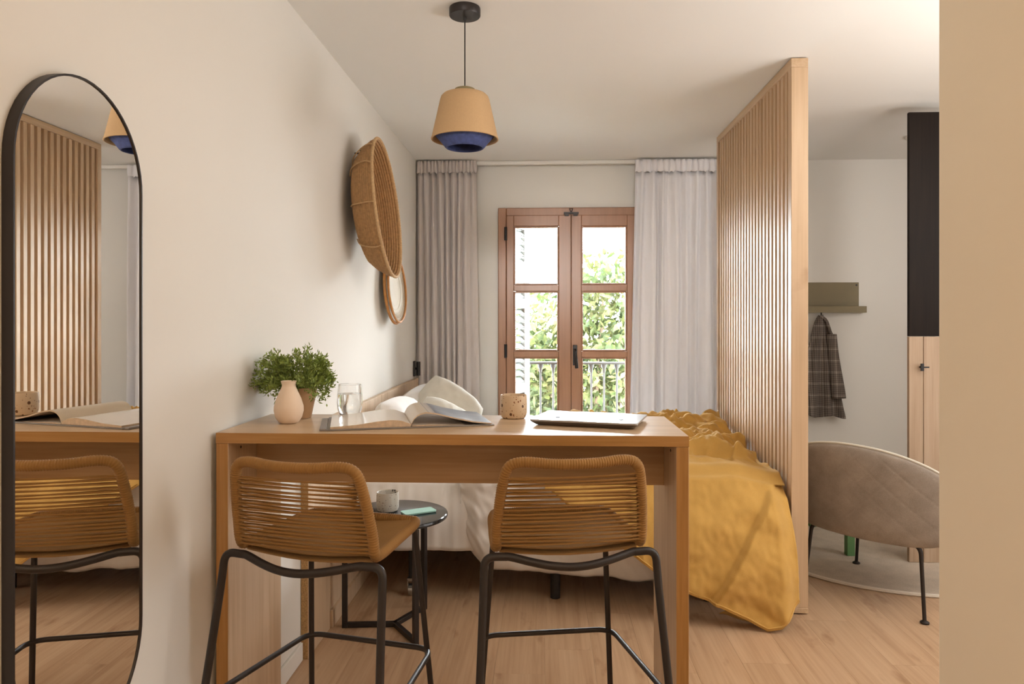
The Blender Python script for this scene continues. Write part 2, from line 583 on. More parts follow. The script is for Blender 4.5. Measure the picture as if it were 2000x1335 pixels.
def print_page():
    m, t, b = newmat('printed_page')
    setp(b, (0.2, 0.22, 0.26), 0.3, 0, 0.5)
    v = coords(t)
    sx = nd(t, 'ShaderNodeSeparateXYZ')
    t.links.new(v, sx.inputs[0])
    n = nd(t, 'ShaderNodeTexNoise')
    n.inputs['Scale'].default_value = 9
    n.inputs['Detail'].default_value = 5
    t.links.new(v, n.inputs['Vector'])
    c = ramp(t, n.outputs['Fac'], [(0.3, (0.045, 0.055, 0.085)), (0.5, (0.10, 0.11, 0.14)), (0.7, (0.26, 0.25, 0.25))])
    r = nd(t, 'ShaderNodeMapRange')
    r.inputs['From Min'].default_value = 0.030
    r.inputs['From Max'].default_value = 0.075
    t.links.new(sx.outputs[0], r.inputs[0])
    k = ramp(t, r.outputs[0], [(0.0, (0.66, 0.55, 0.42)), (0.45, (0.62, 0.54, 0.44)), (0.5, (0.30, 0.27, 0.25)), (0.6, (0.55, 0.48, 0.40)), (0.95, (0.34, 0.31, 0.29)), (1.0, (0, 0, 0))])
    g = nd(t, 'ShaderNodeMath', operation='LESS_THAN')
    g.inputs[1].default_value = 0.99
    t.links.new(r.outputs[0], g.inputs[0])
    mx = nd(t, 'ShaderNodeMix', data_type='RGBA')
    t.links.new(g.outputs[0], mx.inputs[0])
    t.links.new(c, mx.inputs[6])
    t.links.new(k, mx.inputs[7])
    t.links.new(mx.outputs[2], b.inputs['Base Color'])
    return m
M['print'] = print_page()

# ------------------------------------------------------------------ room shell
H = 2.50
XL, XR, YB, YF = -0.95, 3.2, 5.38, -2.2
DX0, DX1, DZ = -0.35, 0.742, 2.16          # balcony door opening
fl = struct(MB().box((XL - .2, YF - .2, -0.25), (XR + .2, YB + .3, -0.012)).build('floor', M['floor'], smooth=False))
w = 0.19
x = XL
row = 0
while x < XR:
    x1 = min(x + w, XR)
    y = YF - random.random() * 1.2
    while y < YB:
        y0, y1 = max(y, YF), min(y + 1.38, YB)
        if y1 > YF + 0.01:
            MB().box((x + .0002, y0 + .0002, -0.012), (x1 - .0002, y1 - .0002, 0.0)).build('plank', M['floor'], fl, smooth=False, bevel=0.0005)
        y += 1.38
    x = x1
    row += 1
struct(MB().box((XL - .2, YF - .2, H), (XR + .2, YB + .3, H + .3)).build('ceiling', M['ceiling'], smooth=False))
struct(MB().box((XL - .2, YF - .2, -.25), (XL, YB + .3, H + .1)).build('wall_left', M['wall'], smooth=False))
struct(MB().box((XR, YF - .2, -.25), (XR + .2, YB + .3, H + .1)).build('wall_right', M['wall'], smooth=False))
struct(MB().box((XL - .2, YF - .2, -.25), (XR + .2, YF, H + .1)).build('wall_front', M['wall'], smooth=False))
b = MB()
b.box((XL - .2, YB, -.25), (DX0, YB + .3, H + .1)).box((DX1, YB, -.25), (XR + .2, YB + .3, H + .1)).box((DX0, YB, DZ), (DX1, YB + .3, H + .1))
b.box((DX0, YB, -.25), (DX1, YB + .3, 0.0))
struct(b.build('wall_back', M['wall'], smooth=False))
struct(MB().box((0.70, YF, 0), (0.82, 1.31, H)).build('wall_corridor', M['wall_warm_lit'], bevel=0.004))
struct(MB().box((XL, YF, 0), (XL + .012, 2.745, 0.07)).build('baseboard_left', M['white_paint'], bevel=0.003))
struct(MB().box((1.6, YB - .012, 0), (XR, YB, 0.07)).build('baseboard_back', M['white_paint'], bevel=0.003))

# ------------------------------------------------------------------ balcony door
dr = bpy.data.objects.new('door_1', None)
C.objects.link(dr)
dr.location = (0.196, YB, 0)
struct(dr)
b = MB()
hw = 0.546
b.box((-hw, -.025, 0), (-hw + .062, .06, DZ)).box((hw - .062, -.025, 0), (hw, .06, DZ)).box((-hw + .062, -.025, DZ - .062), (hw - .062, .06, DZ))
b.box((-hw + .04, .019, 0), (-hw + .085, .06, DZ - .05)).box((hw - .085, .019, 0), (hw - .04, .06, DZ - .05))
b.build('door_frame', M['door'], dr, bevel=0.006)
MB().box((-hw + .05, -.01, .0), (hw - .05, .08, .03)).build('threshold', M['door'], dr, bevel=0.003)
ZP = [(1.032, 0.56), (1.524, 1.101), (2.010, 1.596)]
for sgn in (-1, 1):
    if sgn < 0:
        xa, xb, p0, p1 = -0.481, -0.0012, -0.415, -0.104
    else:
        xa, xb, p0, p1 = 0.0012, 0.481, 0.088, 0.402
    b = MB()
    y0, y1 = -.032, .018
    b.box((xa, y0, .035), (p0 - .012, y1, 2.102))
    b.box((p1 + .012, y0, .035), (xb, y1, 2.102))
    ee = [2.102, ZP[2][0] + .012, ZP[2][1] - .012, ZP[1][0] + .012, ZP[1][1] - .012, ZP[0][0] + .012, ZP[0][1] - .012, .035]
    for k in range(0, 8, 2):
        b.box((p0 - .012, y0, ee[k + 1]), (p1 + .012, y1, ee[k]))
    if sgn > 0:
        b.box((-.012, y1, .035), (.02, y1 + .02, 2.10))
    leaf = b.build('door_leaf', M['door'], dr, bevel=0.004)
    for z1, z0 in ZP:
        m_ = MB()                         # bevelled bead round each pane
        q = .012
        m_.box((p0 - q, y0 + .012, z0 - q), (p0, y1 - .006, z1 + q)).box((p1, y0 + .012, z0 - q), (p1 + q, y1 - .006, z1 + q))
        m_.box((p0, y0 + .012, z1), (p1, y1 - .006, z1 + q)).box((p0, y0 + .012, z0 - q), (p1, y1 - .006, z0))
        m_.build('glazing_bead', M['door'], leaf, bevel=0.004)
        MB().box((p0, -.008, z0), (p1, -.003, z1)).build('pane', M['glass'], leaf, smooth=False)
    if sgn < 0:
        for zz in (1.965, 1.09):
            MB().tube([(xa - .006, y0 - .006, zz - .05), (xa - .006, y0 - .006, zz + .05)], .011, 10).build('hinge', M['black'], leaf)
    else:
        g = MB().box((.012, y0 - .010, .985), (.045, y0, 1.135))
        g.tube(rounded([(.028, y0, 1.10), (.028, y0 - .045, 1.10), (.040, y0 - .045, 0.965)], .02), lambda t: .010 + .003 * t, 10)
        g.build('handle', M['black'], leaf, bevel=0.003)
g = MB().box((-.055, -.052, 2.108), (.055, -.026, 2.122)).box((-.048, -.05, 2.094), (-.018, -.03, 2.108)).box((.018, -.05, 2.094), (.048, -.03, 2.108))
g.tube([(0, -.036, 2.12), (-.012, -.036, 2.15), (0.012, -.036, 2.15), (0, -.036, 2.12)], .004, 6)
g.build('latch', M['steel'], dr, bevel=0.002)

# ------------------------------------------------------------------ outside
struct(MB().box((-1.6, YB + .3, -.30), (2.2, 6.35, -.06)).build('trim_1', M['stone'], smooth=False))
struct(MB().box((-60, YB + .3, -4.3), (60, 90, -4.0)).build('trim_2', M['asphalt'], smooth=False))
ra = thing('balcony_railing', 'grey iron balcony railing with thin balusters outside the glass door', 'railing', (0.2, 6.13, -.06))
MB().box((-1.8, -.025, 1.005), (2.0, .025, 1.025)).build('handrail', M['iron'], ra, bevel=0.004)
MB().box((-1.8, -.012, .09), (2.0, .012, .11)).build('bottom_rail', M['iron'], ra)
for k in range(-12, 14):
    xx = k * .108 - .02
    g = MB().tube([(xx, 0, 0), (xx, 0, 1.005)], .0075, 8)
    g.lathe([(.008, .93), (.013, .945), (.012, .965), (.022, .985), (.024, 1.004)], 10, (xx, 0, 0))
    g.build('baluster', M['iron'], ra)

sh = thing('window_shutter', 'grey green louvred shutter folded open outside the left door leaf', 'shutter', (-0.315, 5.69, 0), math.radians(66))
L_ = 0.42
b = MB().box((0, -.02, .02), (.05, .02, 2.13)).box((L_ - .10, -.02, .02), (L_, .02, 2.13))
for za, zb in ((.02, .14), (.72, .80), (1.42, 1.50), (2.07, 2.13)):
    b.box((.05, -.02, za), (L_ - .10, .02, zb))
b.build('shutter_frame', M['shutter_frame'], sh, bevel=0.003)
for za, zb in ((.14, .72), (.80, 1.42), (1.50, 2.07)):
    n = int((zb - za) / .052)
    for k in range(n):
        z = za + (k + .5) * (zb - za) / n
        Mx = Matrix.Translation((0, 0, z)) @ Matrix.Rotation(math.radians(52), 4, 'X')
        MB().box((.05, -.026, -.004), (L_ - .10, .026, .004), M=Mx).build('slat', M['shutter'], sh)

def leaf_cloud(mb, n, pick, size, flat=0.0):
    for _ in range(n):
        p, s_ = pick(), size * random.uniform(.6, 1.3)
        a = Vector((random.gauss(0, 1), random.gauss(0, 1), random.gauss(0, 1) * (1 - flat))).normalized()
        u = a.orthogonal().normalized()
        u.rotate(Matrix.Rotation(random.random() * 6.28, 3, a))
        v = a.cross(u)
        mb.add([p - u * s_, p - v * s_ * .45 + a * s_ * .1, p + u * s_, p + v * s_ * .45 + a * s_ * .1], [(0, 1, 2, 3)])

def plane_tree(loc, blobs, n, label, seed):
    random.seed(seed)
    t = thing('street_tree', label, 'tree', loc, 0, 'street trees beyond the balcony')
    g = MB()
    g.tube(smooth_path([(0, 0, 0), (.05, 0, 1.6), (-.05, .1, 3.2), (.1, 0, 4.4)]), lambda u: .16 - .09 * u, 10)
    for (cx, cy, cz, r) in blobs:
        st = Vector((.02, .05, 2.6 + random.random()))
        g.tube(smooth_path([st, (st + Vector((cx, cy, cz))) / 2 + Vector((0, 0, -.15)), (cx, cy, cz)]), lambda u: .06 - .045 * u, 6)
    g.build('trunk', M['bark'], t)
    wts = [r ** 2 for *_, r in blobs]
    def pick():
        cx, cy, cz, r = random.choices(blobs, wts)[0]
        d = Vector((random.gauss(0, 1), random.gauss(0, 1), random.gauss(0, 1))).normalized() * r * random.random() ** .45
        return Vector((cx, cy, cz)) + d
    m_ = MB()
    leaf_cloud(m_, n, pick, .085)
    f = m_.build('foliage', M['tree_leaf'], t, smooth=False)
    f['kind'] = 'stuff'
    return t
plane_tree((0.75, 11.6, -4.0), [(.2, 0, 5.9, .62), (-.35, .2, 5.3, .8), (.75, .1, 5.3, .55), (-.9, 0, 4.6, .85), (.1, -.2, 4.7, .8), (.6, .2, 4.5, .6), (-.5, .3, 3.8, .9), (.5, 0, 3.7, .8), (1.0, .2, 3.4, .7), (-1.3, .2, 3.6, .8), (0, 0, 3.0, .8)], 8500, 'yellow green leafy tree with tall crown seen through the right door panes', 3)
plane_tree((-1.2, 14.5, -4.0), [(0, 0, 5.2, .9), (.9, 0, 4.8, .9), (-.7, .2, 4.4, 1.0), (.4, 0, 4.0, 1.0), (1.3, .1, 3.7, .9), (-.4, 0, 3.2, 1.0), (.9, 0, 3.0, .9)], 6000, 'lower green tree behind the left door panes and shutter', 5)
random.seed(9)
bl = thing('facade_building', 'tan stone apartment building with cornice across the street behind the tree', 'building', (5.2, 27, -4.0))
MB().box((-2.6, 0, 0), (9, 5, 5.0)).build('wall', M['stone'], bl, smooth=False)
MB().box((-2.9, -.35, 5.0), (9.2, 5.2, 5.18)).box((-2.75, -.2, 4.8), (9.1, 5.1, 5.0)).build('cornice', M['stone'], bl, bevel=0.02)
for k in range(5):
    for zz in (.6, 2.7):
        fr = MB().box((-2.0 + k * 1.9, -.06, zz), (-.9 + k * 1.9, .05, zz + 1.6)).build('window', M['white_paint'], bl, bevel=0.02)
        MB().box((-1.9 + k * 1.9, -.08, zz + .1), (-1.0 + k * 1.9, -.062, zz + 1.5)).build('pane', M['smoked'], fr)

# ------------------------------------------------------------------ curtains
tag(MB().box((XL + .01, 5.300, 2.472), (1.62, 5.335, 2.499)).build('curtain_rail', M['white_paint'], bevel=0.003), 'slim white curtain rail fixed along the ceiling in front of the door', 'curtain rail')

def curtain(name, label, x0t, x1t, x0b, x1b, nf, amp, mat, ztop, zb, seed, wide=0.0, th=.0016, crisp=True):
    random.seed(seed)
    ph = [random.uniform(-.9, .9) for _ in range(nf + 3)]
    am = [random.uniform(.55, 1.15) for _ in range(nf + 3)]
    t = thing(name, label, 'curtain', ((x0t + x1t) / 2, 5.255, 0))
    cx = (x0t + x1t) / 2
    HB = .085
    def prof(u, v):
        tt = u * (1 - wide * sstep(.0, 1, u) * .0)
        k = tt * nf
        i = int(k)
        f = k - i
        p = ph[i] * (1 - f) + ph[i + 1] * f
        a = am[i] * (1 - f) + am[i + 1] * f
        q = k + .30 * p * min(1, v * 3) + .07 * math.sin(3 * v + i)
        return (.55 - 1.5 * abs(math.sin(PI * q)) ** .8) * a if crisp else math.sin(2 * PI * q) * a
    def fn(u, v):
        x = (x0t + (x1t - x0t) * u) * (1 - v) + (x0b + (x1b - x0b) * u) * v - cx
        z = ztop - HB + (zb - ztop + HB) * v
        A = amp * (.9 + .35 * sstep(0, .2, v))
        y = A * prof(u, v) + .006 * nz(u * 40, v * 7, seed) + .012 * nz(u * 9, v * 3, seed + 3) * v
        if wide:
            y *= 1 - .75 * sstep(1 - wide, 1 - wide * .6, u) * sstep(.02, .18, v)
        x += .004 * math.cos(2 * PI * u * nf * .5 + 3 * v)
        return (x, y, z)
    g = MB().grid(nf * 14, 46, fn)
    g.build('panel', mat, t, solid=th, ang=180)
    n2 = nf * 2 - 1
    jt = [random.uniform(-.28, .28) for _ in range(n2 + 2)]
    def fh(u, v):                                   # gathered heading tape with its small pleats
        x = x0t + (x1t - x0t) * u - cx
        k = u * n2
        i = int(k)
        q = min(1, abs((k - i) - .5 - jt[i] * .5) * 2)
        y = amp * (.10 - .75 * (1 - q ** 3)) * (1 - .35 * v) - .004 + .003 * nz(u * 60, v * 4, seed)
        return (x + .002 * math.sin(u * 50 + v * 4), y - .003 * math.sin(v * PI), ztop + .003 * nz(u * 30, 0, seed) - (HB + .004 + .014 * nz(u * 31, 3, seed)) * v)
    MB().grid(n2 * 10, 6, fh).build('heading', mat, t, solid=th, ang=180)
    return t
curtain('grey_curtain', 'gathered grey curtain hanging in the left corner beside the door', -.945, -.50, -.945, -.47, 9, .032, M['curtain'], 2.490, .02, 4, wide=.22)
curtain('sheer_curtain', 'white sheer curtain hanging between the door and the slatted screen', .655, 1.27, .61, 1.29, 8, .026, M['sheer'], 2.486, .02, 8, crisp=False)

# ------------------------------------------------------------------ slatted partition
pa = thing('slatted_screen', 'floor to ceiling light oak slatted room divider beside the bed', 'room divider', (1.105, 3.27, 0))
PT, PL = .075, 1.40
MB().box((0, 0, .03), (PT, .045, H - .045)).build('post', M['post'], pa, bevel=0.002)
MB().box((0, PL - .04, .03), (PT, PL, H - .045)).build('post', M['post'], pa, bevel=0.002)
MB().box((0, 0, H - .045), (PT, PL, H - .004)).build('top_rail', M['slat_y'], pa, bevel=0.002)
MB().box((0, 0, .006), (PT, PL, .03)).build('bottom_rail', M['slat_y'], pa, bevel=0.002)
ns = 23
pitch = (PL - .085) / (ns + .45)
sl = None
for k in range(ns):
    yy = .045 + pitch * (.45 + k)
    if sl is None:
        sl = MB().box((.004, 0, .03), (PT - .004, pitch * .55, H - .045)).build('slat', M['slat'], pa, bevel=0.002)
        o = sl
    else:
        o = sl.copy()
        C.objects.link(o)
    o.location = (0, yy, 0)

# ------------------------------------------------------------------ headboard, bed, bedding
hb = thing('headboard', 'long pale oak headboard panel along the left wall behind the bed', 'headboard', (XL, 2.752, 0))
MB().box((.002, .001, .0), (.030, .28, .90)).build('panel', M['oak_z'], hb, bevel=0.0015)
MB().box((.002, -.001, .001), (.028, .001, .899)).build('edge_strip', M['chipboard'], hb)['label'] = 'raw chipboard end edge'
MB().box((.002, .284, .0), (.030, 1.25, .90)).build('panel', M['oak_z'], hb, bevel=0.0015)
MB().box((.002, 1.254, .0), (.030, 2.44, .90)).build('panel', M['oak_z'], hb, bevel=0.0015)
MB().box((.030, .284, 0), (.042, 2.44, .075)).build('plinth', M['oak_z'], hb, bevel=0.0015)

bd = thing('bed', 'low bed on black legs standing between headboard and slatted screen', 'bed', (0.08, 4.08, 0))
BX0, BX1, BY0, BY1 = -.96, 1.0, -.70, .70
MB().box((BX0, BY0 + .03, .24), (BX1, BY1, .32)).build('bed_base', M['chair'], bd, bevel=0.01)
MB().box((BX0, BY0 + .02, .32), (BX1, BY1, .565)).build('mattress', M['sheet'], bd, bevel=0.05)
for lx in (-.03, -.72, .69, .93):
    if lx == -.72:
        lg = MB().tube([(lx, -.66, .085), (lx, -.66, .25)], .014, 12).build('leg', M['black'], bd)
        c_ = MB().tube([(lx - .012, -.66, .028), (lx + .012, -.66, .028)], .028, 18)
        c_.box((lx - .018, -.675, .03), (lx - .014, -.645, .075)).box((lx + .014, -.675, .03), (lx + .018, -.645, .075)).box((lx - .018, -.675, .072), (lx + .018, -.645, .085))
        c_.build('caster', M['chrome'], lg)
    else:
        MB().tube([(lx, -.66, .001), (lx, -.66, .25)], .024, 18).build('leg', M['black'], bd)
for lx in (-.72, .93):
    MB().tube([(lx, .62, .001), (lx, .62, .25)], .024, 18).build('leg', M['black'], bd)

# fitted sheet: covers the mattress and hangs down its front in short pulled wrinkles
def fsheet(u, v):
    x = -.895 + 1.80 * u
    L1, L2 = 1.30, .36
    s_ = v * (L1 + L2)
    hem = .235 + .012 * nz(x * 5, 0, 1)
    wr = .010 * nz(x * 26, v * 3.0, 2) + .012 * nz(x * 9 + v * 4, v * 5, 5)
    if s_ < L1:
        y, z = 4.72 - s_, .585 + .006 * nz(x * 6, s_ * 6, 3)
        e = sstep(L1 - .09, L1, s_)
        y -= 0; z -= .03 * e
    else:
        q = (s_ - L1) / L2
        y = 3.42 - .055 * math.sin(min(1, q * 1.6) * PI / 2) + wr * (1.2 - .6 * q) * min(1, q * 5)
        z = .555 + (hem - .555) * q
    return (x, y - .012 * (1 - .5), z)
sht = MB().grid(180, 70, fsheet).build('fitted_sheet', M['sheet'], solid=.003, ang=180)
tag(sht, 'white wrinkled bed sheet hanging over the bed side behind the small round table', 'bed sheet')

# duvet: thicker, bulging lower over the front edge
hem_d = [(-.42, .40), (-.36, .24), (-.28, .15), (.1, .125), (.45, .105), (.80, .09), (1.04, .09)]
def fduvet(u, v):
    x = -.40 + 1.30 * u
    L1, L2 = 1.18, .55
    s_ = v * (L1 + L2)
    edge = sstep(0, .07, u)
    wr = .016 * nz(x * 10 + s_ * 5, s_ * 7, 12) + .010 * nz(x * 22 - s_ * 9, s_ * 16, 15) + .020 * nz(x * 4, s_ * 4, 19)
    if s_ < L1:
        y = 4.62 - s_ + .0
        z = .600 + .03 * edge * (1 - sstep(-.05, .2, x)) - .02 * sstep(-.05, .2, x) + .6 * wr * (1 - .7 * sstep(-.05, .2, x))
        z -= .05 * sstep(L1 - .12, L1, s_)
        if y > 4.5:
            z -= .03 * (y - 4.5) / .12
        return (x, y, z)
    q = (s_ - L1) / L2
    hem = interp(hem_d, x)
    bulge = .085 * math.sin(min(1, q * 1.25) * PI) ** .7 if q < .8 else .05 * (1 - q) / .2 * 1.0
    bulge = .075 * math.sin(PI * min(1, .15 + q * .85)) ** .6
    y = 3.40 - bulge * (.35 + .65 * edge) - .015 + wr
    z = .58 + .03 * edge * (1 - q) + (hem - .58) * q + .012 * nz(x * 6, 0, 22) * q
    return (x, y, z)
dv = MB().grid(150, 110, fduvet).build('duvet', M['sheet'], solid=.006, ang=180)
tag(dv, 'white crumpled duvet spilling over the bed edge under the table', 'duvet')

# mustard throw
hem_t = [(.02, .555), (.14, .47), (.30, .36), (.52, .20), (.62, .145), (.75, .095), (.86, .045), (.94, .006), (1.0, .02), (1.085, .11)]
def fold(px, py, sd):
    return max(0, 1 - (nz(px, py, sd) * 2.7) ** 2) ** 1.6
def fthrow(u, v):
    x = .0 + 1.088 * u
    L1, L2 = 1.26, .62
    s_ = v * (L1 + L2)
    if s_ < L1:
        y = 4.56 - s_
        c = sstep(3.40, 3.60, y)
        wx, wy = x + .10 * nz(x * 3, y * 3, 51), y + .10 * nz(x * 3, y * 3, 52)
        rg = .065 * fold(wx * 2.4 + wy * 1.6, wy * 3.4 - wx * 2.2, 31) + .050 * fold(wx * 4.5 - wy * 3.5, wy * 4.2 + wx * 3.0, 35) + .022 * fold(wx * 9 + wy * 5, wy * 9 - wx * 6, 36) + .016 * fold(wx * 12 - wy * 8, wy * 15 + wx * 9, 38) + .006 * nz(x * 26, y * 24, 37)
        back = .075 * sstep(3.85, 4.35, y)
        z = .650 + c * (rg - .05) + back * .15 + .005 * nz(x * 9, y * 9, 33)
        z -= .035 * sstep(.86, 1.08, x) * (1 - sstep(4.2, 4.45, y))
        z -= .045 * sstep(L1 - .10, L1, s_)
        x2 = min(x + .035 * c * nz(x * 5, y * 7, 39), 1.09)
        y += .03 * c * nz(x * 6, y * 6, 40)
        return (x2, y, max(z, .645 - .08 * sstep(L1 - .12, L1, s_) - .035 * sstep(.86, 1.08, x)))
    q = (s_ - L1) / L2
    hem = interp(hem_t, x)
    zt = .603 - .035 * sstep(.86, 1.08, x)
    dz = max(0, zt - hem)
    z = zt - dz * q
    drop = zt - z
    y = 3.30 - .14 * math.sin(min(1, drop / .30) * PI / 2) - .05 * drop
    y -= .012
    # diagonal overlapping flap
    lx = 1.02 - .62 * drop
    y -= .036 * sstep(lx - .010, lx + .012, x) * sstep(0, .06, drop)
    y += .030 * nz(x * 5 + drop * 3, drop * 3, 41) * min(1, drop * 5) + .016 * nz(x * 2.2 - drop * 5, drop * 8 + x * 3, 43) * min(1, drop * 8) + .0055 * nz(x * 16 + drop * 5, drop * 6, 45) + .004 * nz(x * 34, drop * 26, 44) - .016 * fold(x * 2.5 - drop * 3.5, drop * 3 + x, 46) * min(1, drop * 6)
    y += .06 * sstep(1.0, 1.088, x)
    return (x, y, max(z, .004))
th = MB().grid(190, 220, fthrow).build('throw_blanket', M['throw'], solid=.004, ang=180)
tag(th, 'mustard yellow crumpled throw blanket draped over the foot of the bed', 'blanket')
fb = MB().grid(30, 10, lambda u, v: (.80 + .14 * u - .03 * v, 3.16 + .05 * v - .05 * u + .01 * math.sin(u * 7), .055 - .05 * u - .035 * v * (1 - u) + .004))
fb.build('folded_hem', M['throw'], th, solid=.004, ang=180)
# stitched hem line
hp = [Vector(fthrow(i / 120, 1.0)) for i in range(3, 121)]
MB().tube([p + Vector((0, -.002, .012)) for p in hp], .0035, 6).build('hem_seam', M['throw'], th)

def pillow(name, label, w_, h_, t_, loc, rot, mat, sd, pin=.12):
    def side(sg):
        def fn(u, v):
            a, b_ = u * 2 - 1, v * 2 - 1
            k = 1 - pin * (a * a * b_ * b_) - .0
            ex, ey = a * (1 - pin * (1 - abs(b_) ** 2) * abs(a) ** 3 * .6), b_ * (1 - pin * (1 - abs(a) ** 2) * abs(b_) ** 3 * .6)
            th_ = max(0, (1 - a ** 4) * (1 - b_ ** 4)) ** .55
            ex, ey = a * math.sqrt(1 - .24 * b_ * b_), b_ * math.sqrt(1 - .24 * a * a)
            return (ex * w_ / 2, sg * (t_ / 2 * th_ + .012 * nz(a * 3, b_ * 3, sd + sg) * th_ + .006 * nz(a * 8, b_ * 8, sd) * th_), ey * h_ / 2)
        return fn
    g = MB().grid(28, 28, side(-1))
    n = len(g.v)
    g.grid(28, 28, lambda u, v: side(1)(1 - u, v))
    o = g.build(name, mat, ang=180)
    o.location = loc
    o.rotation_euler = rot
    return o
R_ = math.radians
tag(pillow('pillow', '', .56, .36, .17, (-.79, 3.86, .725), (R_(-5), R_(2), R_(82)), M['sheet'], 3), 'white pillow propped on the headboard behind the glass of water', 'pillow', 'white pillows along the headboard')
tag(pillow('pillow', '', .54, .36, .16, (-.77, 4.54, .725), (R_(-12), R_(-5), R_(78)), M['sheet'], 6), 'white pillow at the far end of the headboard, left of the beige cushion', 'pillow', 'white pillows along the headboard')
tag(pillow('cushion', '', .36, .36, .16, (-.585, 4.12, .69), (R_(-38), R_(28), R_(18)), M['cream'], 9), 'small cream cushion lying in front of the large beige cushion', 'cushion', 'linen cushions on the bed')
tag(pillow('cushion', '', .43, .43, .20, (-.62, 4.44, .725), (R_(-24), R_(36), R_(14)), M['cream'], 12), 'large beige cushion standing on one corner behind the open book', 'cushion', 'linen cushions on the bed')

# ------------------------------------------------------------------ bar table
TB = thing('bar_table', 'high oak bar table with panel legs set against the left wall', 'table', (-0.27, 2.2, 0))
TX0, TX1, TY0, TY1 = -.665, .668, -.20, .21
MB().box((TX0, TY0, .970), (TX1, TY1, 1.0)).build('tabletop', M['oak_top'], TB, bevel=0.0015)
MB().box((TX0, TY0 - .0012, .9705), (TX1, TY0, .9995)).build('shaded_edge', M['oak_shaded_edge_x'], TB)  # strip over the front edge, carries the shade painted into the oak
for a, b_ in ((TX0, TX0 + .035), (TX1 - .035, TX1)):
    lg = MB().box((a, TY0 + .001, 0.001), (b_, TY1, .970)).build('leg_panel', M['oak_z'], TB, bevel=0.0015)
    MB().box((a + .001, TY0 - .0002, .001), (b_ - .001, TY0 + .001, .9695)).build('shaded_edge', M['oak_shaded_edge_z'], lg)
    xi = b_ if a < 0 else a
    sg = 1 if a < 0 else -1
    MB().tube([(xi - sg * .002, -.115, .945), (xi + sg * .0015, -.115, .945)], .004, 10).build('screw_hole', M['black'], lg)
MB().box((TX0 + .0352, .0, .818), (TX1 - .0352, .022, .9698)).build('apron', M['oak_shaded_x'], TB, bevel=0.001)

# ------------------------------------------------------------------ bar stools
def make_stool(name, label):
    t = thing(name, label, 'bar stool', group='woven cord bar stools')
    half = [(0, .125, .744), (.13, .123, .744), (.170, .105, .743), (.184, -.04, .740), (.190, -.155, .737), (.190, -.188, .748), (.1895, -.20, .80), (.179, -.225, .902), (.165, -.238, .953), (.130, -.245, .967), (.06, -.256, .963), (0, -.260, .962)]
    loop = half + [(-x_, y_, z_) for x_, y_, z_ in reversed(half[1:-1])]
    pth = smooth_path(loop, 6, True)
    MB().tube(pth, .0136, 10, True, ridge=.0066).build('wrapped_frame', M['rope'], t, ang=75)
    g = MB()
    n = 17
    def side(z):
        q = (z - .745) / (.93 - .745)
        return (.1895 - .0115 * q, -.195 - .036 * q)
    for k in range(n + 1):
        z = .748 + k * .0104
        for lay in (-1, 1):
            zl, zr = (z, z + .0052) if lay < 0 else (z + .0005, z - .0052)
            pl, pr = side(zl), side(zr)
            pts = []
            for i in range(9):
                f = i / 8
                x_ = -pl[0] + (pl[0] + pr[0]) * f
                y_ = (pl[1] + (pr[1] - pl[1]) * f) + lay * .0105 * min(1, 6 * f + .3, 6 * (1 - f) + .3)
                y_ -= .010 * math.sin(PI * f)
                pts.append((x_, y_, zl + (zr - zl) * f + .0012 * math.sin(PI * f + k * 2.1)))
            g.tube(pts, .0025, 6)
    w1 = g.build('back_weave', M['rope'], t)
    w1['kind'] = 'stuff'
    g = MB()
    for k in range(37):
        y_ = -.175 + k * .0081
        f = (y_ + .175) / .30
        hx = .181 - .016 * f
        z = .734 + .006 * f
        for lay in (1, -1):
            g.tube([(-hx + 2 * hx * i / 6, y_ + (.0035 * lay * (i / 6 - .5)), z + lay * .008 - .014 * math.sin(PI * i / 6)) for i in range(7)], .0038, 6)
    w2 = g.build('seat_weave', M['rope_seat'], t)
    w2['kind'] = 'stuff'
    for sg in (-1, 1):
        MB().tube(rounded([(sg * .262, -.335, .001), (sg * .226, -.222, .640), (sg * .223, -.209, .724), (sg * .165, -.211, .7225)], [0, .05, .055, 0], 8), .0103, 12).build('leg', M['steel'], t)
        MB().tube([(sg * .212, .185, .001), (sg * .166, .106, .736)], .0083, 12).build('leg', M['steel'], t)
    MB().tube(smooth_path([(-.172, -.2105, .7230), (-.155, -.2125, .7215), (-.10, -.230, .7115), (-.05, -.243, .7050), (0, -.248, .7025), (.05, -.243, .7050), (.10, -.230, .7115), (.155, -.2125, .7215), (.172, -.2105, .7230)], 5), .0103, 12).build('crossbar', M['steel'], t)
    MB().tube(rounded([(-.246, -.275, .365), (-.200, .155, .365), (.200, .155, .365), (.246, -.275, .365)], [0, .05, .05, 0], 8), .0078, 10).build('footrest', M['steel'], t)
    return t
st1 = make_stool('bar_stool', 'left bar stool with woven ochre cord seat on dark steel legs, nearer the mirror')
st2 = copy_tree(st1)
st1.location = (-.558, 1.965, 0)
st1.rotation_euler.z = math.radians(-13.3)
st2.location = (.033, 2.045, 0)
st2.rotation_euler.z = math.radians(9.5)
st2['label'] = 'right bar stool with woven ochre cord back in front of the laptop'

